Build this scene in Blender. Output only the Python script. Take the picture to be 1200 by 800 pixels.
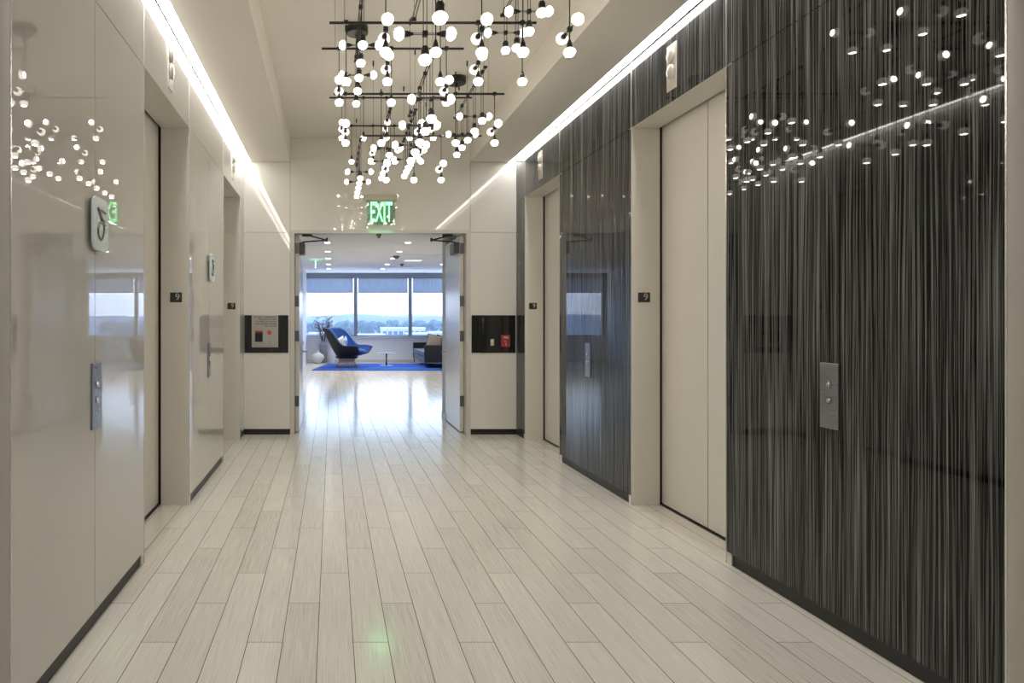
import bpy, bmesh, math, random
from mathutils import Vector, Matrix

# ------------------------------------------------------------------ camera, world, exposure
for _o in list(bpy.data.objects):
    bpy.data.objects.remove(_o, do_unlink=True)
SC = bpy.context.scene
COL = SC.collection
PI = math.pi
R = math.radians
EYE = 1.36                                   # camera height
XL, XR, YE = -1.06, 2.225, 8.24              # left wall, right wall, end wall of the lobby

cam_d = bpy.data.cameras.new('camera')
cam_d.sensor_width = 36.0
cam_d.lens = 24.0
cam_d.shift_x = (600 - 389) / 1200.0
cam_d.shift_y = -(400 - 377) / 1200.0
cam_d.clip_start = 0.05
cam_d.clip_end = 9000
cam = bpy.data.objects.new('camera', cam_d)
cam.location = (0, 0, EYE)
cam.rotation_euler = (PI / 2, 0, 0)
COL.objects.link(cam)
SC.camera = cam

SC.view_settings.view_transform = 'Standard'
SC.view_settings.look = 'None'
SC.view_settings.gamma = 1.0
SC.view_settings.exposure = 2.42
SC.view_settings.use_curve_mapping = False
SC.cycles.use_denoising = True
SC.cycles.max_bounces = 10
SC.cycles.diffuse_bounces = 5
SC.cycles.glossy_bounces = 5
SC.cycles.transparent_max_bounces = 12
SC.cycles.sample_clamp_indirect = 3.0
SC.cycles.caustics_reflective = False
SC.cycles.caustics_refractive = False

SKY_STRENGTH = 1.15
LED_STRENGTH = 3.8
BULB_STRENGTH = 1.1
TIP_STRENGTH = 15.0
DOWN_W = 24.0

world = bpy.data.worlds.new('sky')
SC.world = world
world.use_nodes = True
wn, wl = world.node_tree.nodes, world.node_tree.links
wn.clear()
w_out = wn.new('ShaderNodeOutputWorld')
w_bg = wn.new('ShaderNodeBackground')
w_tc = wn.new('ShaderNodeTexCoord')
w_sx = wn.new('ShaderNodeSeparateXYZ')
w_cr = wn.new('ShaderNodeValToRGB')
w_cr.color_ramp.elements[0].position = 0.0
w_cr.color_ramp.elements[0].color = (0.80, 0.90, 1.0, 1)
w_cr.color_ramp.elements[1].position = 0.7
w_cr.color_ramp.elements[1].color = (0.24, 0.46, 1.0, 1)
wl.new(w_tc.outputs['Generated'], w_sx.inputs[0])
wl.new(w_sx.outputs['Z'], w_cr.inputs[0])
wl.new(w_cr.outputs[0], w_bg.inputs['Color'])
w_bg.inputs['Strength'].default_value = SKY_STRENGTH
wl.new(w_bg.outputs[0], w_out.inputs['Surface'])

# ------------------------------------------------------------------ materials
def mat(name, col=(.8, .8, .8), rough=.5, metal=0.0, coat=0.0, coat_rough=.03, emit=None, es=0.0,
        spec=.5, sheen=0.0, trans=0.0):
    m = bpy.data.materials.new(name)
    m.use_nodes = True
    b = m.node_tree.nodes['Principled BSDF']
    b.inputs['Base Color'].default_value = (*col, 1)
    b.inputs['Roughness'].default_value = rough
    b.inputs['Metallic'].default_value = metal
    b.inputs['Coat Weight'].default_value = coat
    b.inputs['Coat Roughness'].default_value = coat_rough
    b.inputs['Specular IOR Level'].default_value = spec
    b.inputs['Sheen Weight'].default_value = sheen
    b.inputs['Transmission Weight'].default_value = trans
    if emit:
        b.inputs['Emission Color'].default_value = (*emit, 1)
        b.inputs['Emission Strength'].default_value = es
    return m

def nt(m):
    return m.node_tree.nodes, m.node_tree.links, m.node_tree.nodes['Principled BSDF']

def math_node(n, l, op, a, b=None, c=None):
    x = n.new('ShaderNodeMath')
    x.operation = op
    for i, v in enumerate((a, b, c)):
        if v is None:
            continue
        if isinstance(v, (int, float)):
            x.inputs[i].default_value = v
        else:
            l.new(v, x.inputs[i])
    return x.outputs[0]

def noise(n, l, vec, scale, detail=2.0, rough=.5):
    x = n.new('ShaderNodeTexNoise')
    x.inputs['Scale'].default_value = scale
    x.inputs['Detail'].default_value = detail
    x.inputs['Roughness'].default_value = rough
    l.new(vec, x.inputs['Vector'])
    return x.outputs['Fac']

def combine(n, l, x, y, z):
    c = n.new('ShaderNodeCombineXYZ')
    for i, v in enumerate((x, y, z)):
        if isinstance(v, (int, float)):
            c.inputs[i].default_value = v
        else:
            l.new(v, c.inputs[i])
    return c.outputs[0]

def ramp(n, l, fac, stops):
    r = n.new('ShaderNodeValToRGB')
    e = r.color_ramp.elements
    e[0].position, e[0].color = stops[0][0], (*stops[0][1], 1)
    e[1].position, e[1].color = stops[-1][0], (*stops[-1][1], 1)
    for p, c in stops[1:-1]:
        k = e.new(p)
        k.color = (*c, 1)
    l.new(fac, r.inputs[0])
    return r.outputs[0]

def position(n, l):
    g = n.new('ShaderNodeNewGeometry')
    s = n.new('ShaderNodeSeparateXYZ')
    l.new(g.outputs['Position'], s.inputs[0])
    return s.outputs

def bump(n, l, b, h, strength, dist=.01):
    x = n.new('ShaderNodeBump')
    x.inputs['Strength'].default_value = strength
    x.inputs['Distance'].default_value = dist
    l.new(h, x.inputs['Height'])
    l.new(x.outputs[0], b.inputs['Normal'])

def floor_material():
    m = mat('pale plank floor', rough=.2)
    n, l, b = nt(m)
    p = position(n, l)
    W, L = .15, 1.2
    rx = math_node(n, l, 'DIVIDE', math_node(n, l, 'ADD', p['X'], .66 + 30 * W), W)
    row = math_node(n, l, 'FLOOR', rx)
    fx = math_node(n, l, 'FRACT', rx)
    ry = math_node(n, l, 'SUBTRACT', math_node(n, l, 'DIVIDE', math_node(n, l, 'ADD', p['Y'], 30 * L - 3.30), L),
                   math_node(n, l, 'DIVIDE', row, 3.0))
    fy = math_node(n, l, 'FRACT', ry)
    cell = math_node(n, l, 'FLOOR', ry)
    ex = math_node(n, l, 'MULTIPLY', math_node(n, l, 'MINIMUM', fx, math_node(n, l, 'SUBTRACT', 1.0, fx)), W)
    ey = math_node(n, l, 'MULTIPLY', math_node(n, l, 'MINIMUM', fy, math_node(n, l, 'SUBTRACT', 1.0, fy)), L)
    e = math_node(n, l, 'MINIMUM', ex, ey)
    gap = math_node(n, l, 'LESS_THAN', e, .0016)
    wn_ = n.new('ShaderNodeTexWhiteNoise')
    wn_.noise_dimensions = '2D'
    l.new(combine(n, l, row, cell, 0), wn_.inputs['Vector'])
    rnd = wn_.outputs['Value']
    gx = math_node(n, l, 'ADD', math_node(n, l, 'MULTIPLY', p['X'], 170.0), math_node(n, l, 'MULTIPLY', rnd, 300.0))
    grain = noise(n, l, combine(n, l, gx, math_node(n, l, 'MULTIPLY', p['Y'], 3.0), 0), 1.0, 4.0, .65)
    tone = math_node(n, l, 'ADD', math_node(n, l, 'MULTIPLY', grain, .8), math_node(n, l, 'MULTIPLY', rnd, .16))
    c = ramp(n, l, tone, [(.18, (.42, .39, .33)), (.38, (.65, .62, .56)), (.60, (.76, .735, .675)), (.9, (.82, .80, .745))])
    mix = n.new('ShaderNodeMix')
    mix.data_type = 'RGBA'
    l.new(gap, mix.inputs['Factor'])
    l.new(c, mix.inputs['A'])
    mix.inputs['B'].default_value = (.13, .11, .09, 1)
    l.new(mix.outputs['Result'], b.inputs['Base Color'])
    l.new(math_node(n, l, 'MULTIPLY', math_node(n, l, 'SUBTRACT', 1.0, gap), .29), b.inputs['Specular IOR Level'])
    rr = math_node(n, l, 'ADD', math_node(n, l, 'ADD', math_node(n, l, 'MULTIPLY', grain, .14), .07), math_node(n, l, 'MULTIPLY', gap, .6))
    l.new(rr, b.inputs['Roughness'])
    # each plank lies at a very slightly different tilt
    tilt = math_node(n, l, 'MULTIPLY', math_node(n, l, 'MULTIPLY', math_node(n, l, 'SUBTRACT', rnd, .5), fx), .35)
    wav = noise(n, l, combine(n, l, math_node(n, l, 'MULTIPLY', p['X'], 5.0), math_node(n, l, 'MULTIPLY', p['Y'], 2.2), row), 1.0, 2.0)
    h = math_node(n, l, 'ADD', math_node(n, l, 'ADD', math_node(n, l, 'MULTIPLY', grain, .055), tilt), math_node(n, l, 'MULTIPLY', wav, .55))
    h = math_node(n, l, 'SUBTRACT', h, math_node(n, l, 'MULTIPLY', gap, .35))
    bump(n, l, b, h, .55, .004)
    return m

def stripe_material():
    m = mat('black and grey striped laminate', rough=.02)
    n, l, b = nt(m)
    b.inputs['IOR'].default_value = 1.30
    p = position(n, l)
    h = math_node(n, l, 'ADD', p['Y'], p['X'])
    wob = noise(n, l, combine(n, l, math_node(n, l, 'MULTIPLY', h, 14.0), 0, math_node(n, l, 'MULTIPLY', p['Z'], 1.1)), 1.0, 1.0)
    hy = math_node(n, l, 'ADD', h, math_node(n, l, 'MULTIPLY', wob, .022))
    z = math_node(n, l, 'MULTIPLY', p['Z'], .9)
    fine = noise(n, l, combine(n, l, math_node(n, l, 'MULTIPLY', hy, 130.0), 0, z), 1.0, 2.5, .65)
    wide = noise(n, l, combine(n, l, math_node(n, l, 'MULTIPLY', hy, 34.0), 3.3, math_node(n, l, 'MULTIPLY', z, .7)), 1.0, 2.0, .55)
    fib = noise(n, l, combine(n, l, math_node(n, l, 'MULTIPLY', hy, 420.0), 7.3, math_node(n, l, 'MULTIPLY', z, 6.0)), 1.0, 2.0, .6)
    v = math_node(n, l, 'ADD', math_node(n, l, 'MULTIPLY', fine, .82), math_node(n, l, 'MULTIPLY', wide, .18))
    v = math_node(n, l, 'ADD', v, math_node(n, l, 'MULTIPLY', math_node(n, l, 'SUBTRACT', fib, .5), .10))
    c = ramp(n, l, v, [(.40, (.0025, .0025, .0025)), (.465, (.009, .009, .0088)), (.495, (.056, .057, .058)), (.56, (.110, .112, .114)), (.66, (.25, .252, .255))])
    l.new(c, b.inputs['Base Color'])
    return m

def panel_material(name, col, rough, coat, ior=1.5):
    m = mat(name, col, rough=rough, coat=coat, coat_rough=.012)
    n, l, b = nt(m)
    b.inputs['IOR'].default_value = ior
    p = position(n, l)
    f = noise(n, l, combine(n, l, p['X'], p['Y'], p['Z']), 260.0, 2.0)
    c = ramp(n, l, f, [(.3, tuple(x * .985 for x in col)), (.7, tuple(min(1, x * 1.015) for x in col))])
    l.new(c, b.inputs['Base Color'])
    return m

def paint_material(name, col, rough=.6, s=.02):
    m = mat(name, col, rough=rough)
    n, l, b = nt(m)
    p = position(n, l)
    f = noise(n, l, combine(n, l, p['X'], p['Y'], p['Z']), 90.0, 3.0)
    bump(n, l, b, f, s, .004)
    return m

def brushed(name, col, rough=.3):
    m = mat(name, col, rough=rough, metal=1.0)
    n, l, b = nt(m)
    p = position(n, l)
    f = noise(n, l, combine(n, l, math_node(n, l, 'MULTIPLY', p['X'], 30.0), math_node(n, l, 'MULTIPLY', p['Y'], 30.0), math_node(n, l, 'MULTIPLY', p['Z'], 900.0)), 1.0, 2.0)
    l.new(math_node(n, l, 'ADD', math_node(n, l, 'MULTIPLY', f, .2), rough - .1), b.inputs['Roughness'])
    return m

def noisy(name, c1, c2, scale, rough=.8, bmp=.3, stretch=(1, 1, 1), metal=0.0, sheen=0.0):
    m = mat(name, c1, rough=rough, metal=metal, sheen=sheen)
    n, l, b = nt(m)
    p = position(n, l)
    v = combine(n, l, math_node(n, l, 'MULTIPLY', p['X'], stretch[0]), math_node(n, l, 'MULTIPLY', p['Y'], stretch[1]), math_node(n, l, 'MULTIPLY', p['Z'], stretch[2]))
    f = noise(n, l, v, scale, 4.0, .6)
    l.new(ramp(n, l, f, [(.3, c1), (.7, c2)]), b.inputs['Base Color'])
    bump(n, l, b, f, bmp, .01)
    return m

def pane_glass(name, tint=(1, 1, 1), refl=.07):
    m = bpy.data.materials.new(name)
    m.use_nodes = True
    n, l = m.node_tree.nodes, m.node_tree.links
    n.clear()
    o = n.new('ShaderNodeOutputMaterial')
    t = n.new('ShaderNodeBsdfTransparent')
    t.inputs['Color'].default_value = (*tint, 1)
    g = n.new('ShaderNodeBsdfGlossy')
    g.inputs['Roughness'].default_value = .01
    x = n.new('ShaderNodeMixShader')
    x.inputs[0].default_value = refl
    l.new(t.outputs[0], x.inputs[1])
    l.new(g.outputs[0], x.inputs[2])
    l.new(x.outputs[0], o.inputs['Surface'])
    return m

def shade_material():
    m = bpy.data.materials.new('woven roller shade')
    m.use_nodes = True
    n, l = m.node_tree.nodes, m.node_tree.links
    n.clear()
    o = n.new('ShaderNodeOutputMaterial')
    g = n.new('ShaderNodeNewGeometry')
    s = n.new('ShaderNodeSeparateXYZ')
    l.new(g.outputs['Position'], s.inputs[0])
    f = noise(n, l, combine(n, l, math_node(n, l, 'MULTIPLY', s.outputs['X'], 30.0), 0, math_node(n, l, 'MULTIPLY', s.outputs['Z'], 2.0)), 1.0, 2.0)
    c = ramp(n, l, f, [(.3, (.42, .47, .55)), (.7, (.52, .57, .65))])
    d = n.new('ShaderNodeBsdfDiffuse')
    t = n.new('ShaderNodeBsdfTranslucent')
    tp = n.new('ShaderNodeBsdfTransparent')
    l.new(c, d.inputs[0]); l.new(c, t.inputs[0])
    a = n.new('ShaderNodeMixShader'); a.inputs[0].default_value = .45
    l.new(d.outputs[0], a.inputs[1]); l.new(t.outputs[0], a.inputs[2])
    b = n.new('ShaderNodeMixShader'); b.inputs[0].default_value = .10
    l.new(a.outputs[0], b.inputs[1]); l.new(tp.outputs[0], b.inputs[2])
    l.new(b.outputs[0], o.inputs['Surface'])
    return m

M = {
    'floor': floor_material(),
    'stripe': stripe_material(),
    'panel': panel_material('gloss back-painted glass panel', (.60, .58, .54), 0.0, 0.0, 2.1),
    'endpanel': panel_material('gloss end wall panel', (.74, .72, .67), .02, 0.0, 1.42),
    'jamb': paint_material('satin painted metal', (.68, .655, .60), .36, .01),
    'leaf': paint_material('satin elevator door', (.68, .655, .60), .30, .01),
    'ceiling': paint_material('ceiling paint', (.75, .715, .65), .8),
    'white': paint_material('white paint', (.78, .78, .77), .6),
    'lounge_wall': paint_material('lounge wall paint', (.78, .79, .80), .55),
    'lounge_ceiling': paint_material('lounge ceiling paint', (.82, .82, .82), .8),
    'seam': mat('pale metal trim', (.75, .73, .69), .25, .6),
    'dark': mat('dark gap', (.012, .011, .010), .6),
    'base': mat('black rubber base', (.012, .012, .013), .4),
    'black': noisy('black painted metal', (.014, .013, .012), (.022, .020, .018), 60, .38, .05),
    'blackgloss': mat('black glass panel', (.012, .012, .014), .12, coat=.6),
    'steel': brushed('brushed stainless steel', (.34, .35, .37)),
    'chrome': mat('polished metal', (.80, .80, .80), .08, 1.0),
    'darkchrome': mat('dark polished metal', (.30, .28, .26), .15, 1.0),
    'frame': paint_material('door frame paint', (.60, .58, .55), .35, .01),
    'doorleaf': paint_material('white gloss door', (.74, .75, .77), .20, .004),
    'hinge': mat('dull hinge metal', (.16, .16, .17), .4, .8),
    'bronze': mat('dark closer metal', (.07, .066, .06), .4, .7),
    'led': mat('LED diffuser', (1, 1, 1), .5, emit=(1.0, .97, .93), es=LED_STRENGTH),
    'bulb': mat('lit bulb glass', (.85, .82, .76), .12, emit=(1.0, .92, .80), es=BULB_STRENGTH),
    'bulbtip': mat('bright bulb centre', (1, 1, 1), .3, emit=(1.0, .92, .80), es=TIP_STRENGTH),
    'lens': noisy('frosted lens', (.50, .46, .40), (.62, .57, .50), 120, .25, .1),
    'plaque': brushed('pale satin plaque', (.78, .83, .84), .25),
    'pearl': mat('pale pearl plaque face', (.70, .78, .80), .35),
    'red': mat('red enamel', (.42, .03, .035), .3),
    'redlamp': mat('red lamp lens', (.55, .03, .04), .2, emit=(1, .08, .1), es=.06),
    'silver': brushed('silver plate', (.52, .51, .48), .45),
    'ivory': mat('ivory plastic', (.62, .66, .50), .35),
    'digit': mat('pale numeral', (.50, .49, .45), .4, .3),
    'ink': mat('dark lettering', (.05, .05, .045), .5),
    'exitgreen': mat('lit green lettering', (.3, .8, .4), .4, emit=(.24, 1.0, .40), es=.38),
    'acrylic': pane_glass('clear acrylic', (.90, .97, .92), .22),
    'housing': paint_material('beige lamp housing', (.55, .50, .43), .5),
    'glass': pane_glass('window pane', (.93, .96, 1.0), .05),
    'shade': shade_material(),
    'mullion': paint_material('grey window metal', (.33, .36, .40), .4),
    'blue': noisy('royal blue upholstery', (.004, .06, .27), (.006, .085, .38), 160, .85, .2, sheen=.3),
    'shell': noisy('black chair shell fabric', (.011, .010, .010), (.024, .022, .021), 220, .75, .15),
    'wire': noisy('antique bronze wire', (.30, .24, .18), (.62, .52, .42), 26, .32, .2, metal=1.0),
    'rug': noisy('blue rug pile', (.004, .055, .32), (.008, .085, .46), 40, .95, .8),
    'sofa': noisy('charcoal sofa fabric', (.020, .021, .026), (.036, .037, .044), 200, .85, .2),
    'seatsheen': noisy('sofa fabric with sheen in colour', (.10, .11, .14), (.14, .15, .18), 200, .8, .2),  # blue-grey sheen on the charcoal seat, put into the colour
    'taupe': noisy('taupe cushion fabric', (.17, .15, .13), (.26, .23, .20), 60, .9, .3),
    'whitefab': noisy('white cushion fabric', (.68, .68, .66), (.80, .80, .78), 90, .9, .2),
    'paleblue': noisy('pale blue cushion fabric', (.25, .42, .75), (.34, .52, .82), 90, .9, .2),
    'ceramic': noisy('white glazed ceramic', (.62, .60, .56), (.74, .72, .68), 9, .25, .1),
    'greyceramic': noisy('mottled grey ceramic', (.16, .165, .17), (.30, .30, .30), 22, .45, .3),
    'paleceramic': noisy('pale grey ceramic', (.52, .55, .60), (.62, .65, .70), 15, .35, .1),
    'branch': mat('dark branch bark', (.08, .045, .035), .8),
    'blossom': mat('coral blossom', (.45, .06, .05), .7),
    'leafgreen': noisy('distant tree foliage', (.018, .042, .020), (.05, .085, .04), .25, .9, .5),
    'hill': noisy('wooded hillside', (.05, .055, .045), (.13, .115, .09), .012, .95, .2),
    'ground': noisy('valley ground', (.09, .09, .075), (.20, .19, .17), .02, .95, .2),
    'roofwhite': mat('white roof', (.75, .74, .72), .6),
    'bwall': mat('pale concrete wall', (.45, .45, .44), .8),
    'darkglass': mat('dark window strip', (.05, .07, .09), .2),
    'downlight': mat('downlight lens', (1, 1, 1), .5, emit=(1.0, .95, .86), es=3.0),
    'desk': panel_material('white lacquer desk', (.66, .65, .63), .3, .6),
}

def bulb_material():
    m = M['bulb']
    n, l, b = nt(m)
    tc = n.new('ShaderNodeTexCoord')
    f = noise(n, l, tc.outputs['Object'], 190.0, 2.0)
    e = math_node(n, l, 'ADD', .12, math_node(n, l, 'MULTIPLY', f, .50))
    l.new(math_node(n, l, 'MULTIPLY', e, BULB_STRENGTH), b.inputs['Emission Strength'])
    m.cycles.emission_sampling = 'NONE'
bulb_material()
for _k in ('downlight', 'exitgreen', 'redlamp'):
    M[_k].cycles.emission_sampling = 'NONE'

# ------------------------------------------------------------------ mesh helpers
class MB:
    def __init__(self):
        self.bm = bmesh.new()

    def box(self, a, b, bevel=0.0, rot=None, mat_index=0):
        a, b = Vector(a), Vector(b)
        c, s = (a + b) / 2, b - a
        s = Vector((abs(s.x), abs(s.y), abs(s.z)))
        g = bmesh.ops.create_cube(self.bm, size=1.0)
        vs = g['verts']
        for v in vs:
            v.co = Vector((v.co.x * s.x, v.co.y * s.y, v.co.z * s.z))
        if rot is not None:
            bmesh.ops.rotate(self.bm, verts=vs, cent=(0, 0, 0), matrix=rot)
        bmesh.ops.translate(self.bm, verts=vs, vec=c)
        fs = {f for v in vs for f in v.link_faces}
        for f in fs:
            f.material_index = mat_index
        if bevel > 0:
            es = list({e for v in vs for e in v.link_edges})
            bmesh.ops.bevel(self.bm, geom=es, offset=bevel, segments=2, affect='EDGES', profile=.5)
        return self

    def tube(self, p, q, r0, r1=None, seg=10, mat_index=0):
        p, q = Vector(p), Vector(q)
        r1 = r0 if r1 is None else r1
        d = q - p
        g = bmesh.ops.create_cone(self.bm, cap_ends=True, segments=seg, radius1=r0, radius2=r1, depth=d.length)
        rt = Vector((0, 0, 1)).rotation_difference(d.normalized()).to_matrix()
        vs = g['verts']
        bmesh.ops.rotate(self.bm, verts=vs, cent=(0, 0, 0), matrix=rt)
        bmesh.ops.translate(self.bm, verts=vs, vec=(p + q) / 2)
        for f in {f for v in vs for f in v.link_faces}:
            f.material_index = mat_index
            f.smooth = len(f.verts) == 4
        return self

    def path(self, pts, r, seg=8):
        pts = [Vector(p) for p in pts]
        rings = []
        prev = None
        for i, p in enumerate(pts):
            d = (pts[min(i + 1, len(pts) - 1)] - pts[max(i - 1, 0)]).normalized()
            if prev is None:
                u = d.orthogonal().normalized()
            else:
                u = (prev - d * prev.dot(d)).normalized()
            prev = u
            w = d.cross(u)
            rr = r[i] if isinstance(r, (list, tuple)) else r
            rings.append([self.bm.verts.new(p + u * math.cos(2 * PI * k / seg) * rr + w * math.sin(2 * PI * k / seg) * rr) for k in range(seg)])
        for a, b in zip(rings, rings[1:]):
            for k in range(seg):
                f = self.bm.faces.new((a[k], a[(k + 1) % seg], b[(k + 1) % seg], b[k]))
                f.smooth = True
        self.bm.faces.new(rings[0][::-1])
        self.bm.faces.new(rings[-1])
        return self

    def ball(self, c, r, u=16, v=10):
        g = bmesh.ops.create_uvsphere(self.bm, u_segments=u, v_segments=v, radius=1.0)
        r = (r, r, r) if isinstance(r, (int, float)) else r
        for x in g['verts']:
            x.co = Vector((x.co.x * r[0] + c[0], x.co.y * r[1] + c[1], x.co.z * r[2] + c[2]))
            for f in x.link_faces:
                f.smooth = True
        return self

    def lathe(self, prof, c=(0, 0, 0), seg=32):
        rings = []
        for (r, z) in prof:
            rings.append([self.bm.verts.new((c[0] + r * math.cos(2 * PI * k / seg), c[1] + r * math.sin(2 * PI * k / seg), c[2] + z)) for k in range(seg)])
        for a, b in zip(rings, rings[1:]):
            for k in range(seg):
                f = self.bm.faces.new((a[k], a[(k + 1) % seg], b[(k + 1) % seg], b[k]))
                f.smooth = True
        self.bm.faces.new(rings[0][::-1])
        self.bm.faces.new(rings[-1])
        return self

    def prism(self, pts, d):
        """closed outline of 3-D points pushed along vector d"""
        d = Vector(d)
        a = [self.bm.verts.new(Vector(p)) for p in pts]
        b = [self.bm.verts.new(Vector(p) + d) for p in pts]
        self.bm.faces.new(a[::-1])
        self.bm.faces.new(b)
        n = len(pts)
        for i in range(n):
            self.bm.faces.new((a[i], a[(i + 1) % n], b[(i + 1) % n], b[i]))
        return self

    def build(self, name, m, parent=None):
        bmesh.ops.recalc_face_normals(self.bm, faces=self.bm.faces)
        me = bpy.data.meshes.new(name)
        self.bm.to_mesh(me)
        self.bm.free()
        for x in (m if isinstance(m, (list, tuple)) else [m]):
            me.materials.append(x)
        o = bpy.data.objects.new(name, me)
        COL.objects.link(o)
        if parent is not None:
            o.parent = parent
        return o

def tag(o, label=None, cat=None, group=None, kind=None):
    if label: o['label'] = label
    if cat: o['category'] = cat
    if group: o['group'] = group
    if kind: o['kind'] = kind
    return o

def empty(name, loc, rz=0.0):
    o = bpy.data.objects.new(name, None)
    o.empty_display_size = .1
    o.location = loc
    o.rotation_euler = (0, 0, rz)
    COL.objects.link(o)
    return o

def children(o):
    return [c for c in bpy.data.objects if c.parent == o]

def copy_tree(o, parent=None):
    c = o.copy()
    COL.objects.link(c)
    if parent is not None:
        c.parent = parent
    for ch in children(o):
        copy_tree(ch, c)
    return c

def struct(o):
    o['kind'] = 'structure'
    return o

def text_mesh(name, body, size, m, parent, loc, rot, align='CENTER', depth=.0006, space=1.0, bold=0.0):
    cu = bpy.data.curves.new(name, 'FONT')
    cu.body = body
    cu.size = size
    cu.align_x = align
    cu.align_y = 'CENTER'
    cu.extrude = depth
    cu.offset = bold
    cu.space_line = space
    cu.resolution_u = 4
    t = bpy.data.objects.new(name, cu)
    COL.objects.link(t)
    bpy.context.view_layer.update()
    me = bpy.data.meshes.new_from_object(t.evaluated_get(bpy.context.evaluated_depsgraph_get()))
    bpy.data.objects.remove(t, do_unlink=True)
    me.materials.clear()
    me.materials.append(m)
    o = bpy.data.objects.new(name, me)
    COL.objects.link(o)
    o.parent = parent
    o.location = loc
    o.rotation_euler = rot
    return o

# ------------------------------------------------------------------ the lobby
OPEN = [(1.03, 2.25), (3.855, 5.07), (6.675, 7.87)]      # elevator openings along Y
YB = -3.0                                                # behind the camera
H_OPEN, H_WALL, H_TRAY = 2.80, 3.29, 3.576
LX0, LX1, LYF, LYW, LH = -4.80, 8.16, 9.75, 23.0, 3.0    # lounge

struct(MB().box((-5.2, YB - .3, -.2), (8.6, LYW + .3, 0)).build('floor', M['floor']))

def side_wall(name, x, s, m):
    """panelled wall with three elevator openings; s = +1 right wall, -1 left wall"""
    w = MB()
    t = .03
    g = .002
    solids = [(YB, OPEN[0][0]), (OPEN[0][1], OPEN[1][0]), (OPEN[1][1], OPEN[2][0]), (OPEN[2][1], YE)]
    for (a, b) in solids:
        mid = [a, (a + b) / 2, b] if (s < 0 and 1.0 < (b - a) < 2.5) else [a, b]
        if b - a > 3:
            mid = [a, (2 * a + b) / 3, (a + 2 * b) / 3, b]
        for p, q in zip(mid, mid[1:]):
            w.box((x, p + g, .068), (x + s * t, q - g, H_OPEN - g))
        w.box((x, a + g, H_OPEN + g), (x + s * t, b - g, 3.42))
        w.box((x + s * (t - .008), a, .068), (x + s * (t + .17), b, 3.46), mat_index=1)
        w.box((x + s * .013, a + .004, 0), (x + s * (t + .17), b - .004, .07), mat_index=1)
    for (a, b) in OPEN:
        w.box((x, a + g, H_OPEN + g), (x + s * t, b - g, 3.42))
        w.box((x + s * (t - .008), a, H_OPEN + .004), (x + s * (t + .17), b, 3.46), mat_index=1)
    o = w.build(name, [m, M['seam']])
    struct(o)
    k = MB()
    for (a, b) in solids:
        k.box((x + s * .010, a + .006, 0), (x + s * .013, b - .006, .067))
    struct(k.build('baseboard_' + name.split('_')[1], M['base']))
    # slim metal edge at every opening
    e = MB()
    for (a, b) in OPEN:
        for y in (a, b):
            d = -.006 if y == b else .0
            e.box((x - s * .0015, y + (-.0 if y == b else -.006), 0.0), (x + s * .02, y + (.006 if y == b else .0), H_WALL + .01))
    struct(e.build('trim_' + ('1' if s < 0 else '2'), M['seam']))
    return o

side_wall('wall_left', XL, -1, M['panel'])
side_wall('wall_right', XR, 1, M['stripe'])

door_n = [0]
DOOR_LABELS = {}
def elevator(x, s, a, b, label):
    door_n[0] += 1
    r = empty('door_%d' % door_n[0], (x, (a + b) / 2, 0))
    tag(r, label, 'elevator door', kind='structure')
    w = (b - a) / 2
    dp = .21
    f = MB()
    f.box((s * .002, w - .0005, 0), (s * dp, w + .05, H_OPEN + .05))
    f.box((s * .002, -w - .05, 0), (s * dp, -w + .0005, H_OPEN + .05))
    f.box((s * .002, -w, H_OPEN), (s * dp, w, H_OPEN + .05))
    f.box((s * (dp + .09), -w - .1, -.01), (s * (dp + .10), w + .1, H_OPEN + .05), mat_index=1)
    f.box((s * dp, w + .02, 0), (s * (dp + .10), w + .05, H_OPEN + .05), mat_index=1)
    f.box((s * dp, -w - .05, 0), (s * (dp + .10), -w - .02, H_OPEN + .05), mat_index=1)
    f.box((s * (dp - .001), -w - .05, H_OPEN + .03), (s * (dp + .10), w + .05, H_OPEN + .05), mat_index=1)  # added unseen cap, keeps sky light from leaking over the leaves
    f.build('door_frame', [M['jamb'], M['dark']], r)
    for q in (-1, 1):
        l = MB()
        l.box((s * (dp + .022), q * .004, .012), (s * (dp + .055), q * (w + .015), H_OPEN + .02), .002)
        l.build('door_leaf', M['leaf'], r)
    MB().box((s * (dp + .005), -w, -.02), (s * (dp + .085), w, .002)).build('sill', M['hinge'], r)
    return r

names = ['beside the camera', 'nearer to the camera', 'next to the glazed lounge doorway']
for s, x, side, look in ((-1, XL, 'left', 'gloss white'), (1, XR, 'right', 'striped')):
    for i, (a, b) in enumerate(OPEN):
        elevator(x, s, a, b, 'beige two-leaf elevator door recessed in the %s wall, %s' % (look, names[i]))

# end wall with the doorway to the lounge
DX0, DX1, DH = -.484, 1.653, 2.44
ew = MB()
g = .002
sx0, sx1 = -.505, 1.67
t = .025
ew.box((XL - .02, YE, .068), (sx0 - g, YE + t, DH - g)); ew.box((XL - .02, YE, DH + g), (sx0 - g, YE + t, 3.285))
ew.box((sx1 + g, YE, .068), (XR + .02, YE + t, DH - g)); ew.box((sx1 + g, YE, DH + g), (XR + .02, YE + t, 3.285))
ew.box((sx0 + g, YE, DH + .02), (sx1 - g, YE + t, 3.60))
ew.box((XL - .2, YE + t - .006, 0), (sx0, YE + .16, 3.8), mat_index=1)
ew.box((sx1, YE + t - .006, 0), (XR + .2, YE + .16, 3.8), mat_index=1)
ew.box((sx0, YE + t - .006, DH + .03), (sx1, YE + .16, 3.8), mat_index=1)
struct(ew.build('wall_end', [M['endpanel'], M['hinge']]))
k = MB()
k.box((XL, YE + .008, 0), (sx0 - .004, YE + .02, .066)); k.box((sx1 + .004, YE + .008, 0), (XR, YE + .02, .066))
struct(k.build('baseboard_end', M['base']))
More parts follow.
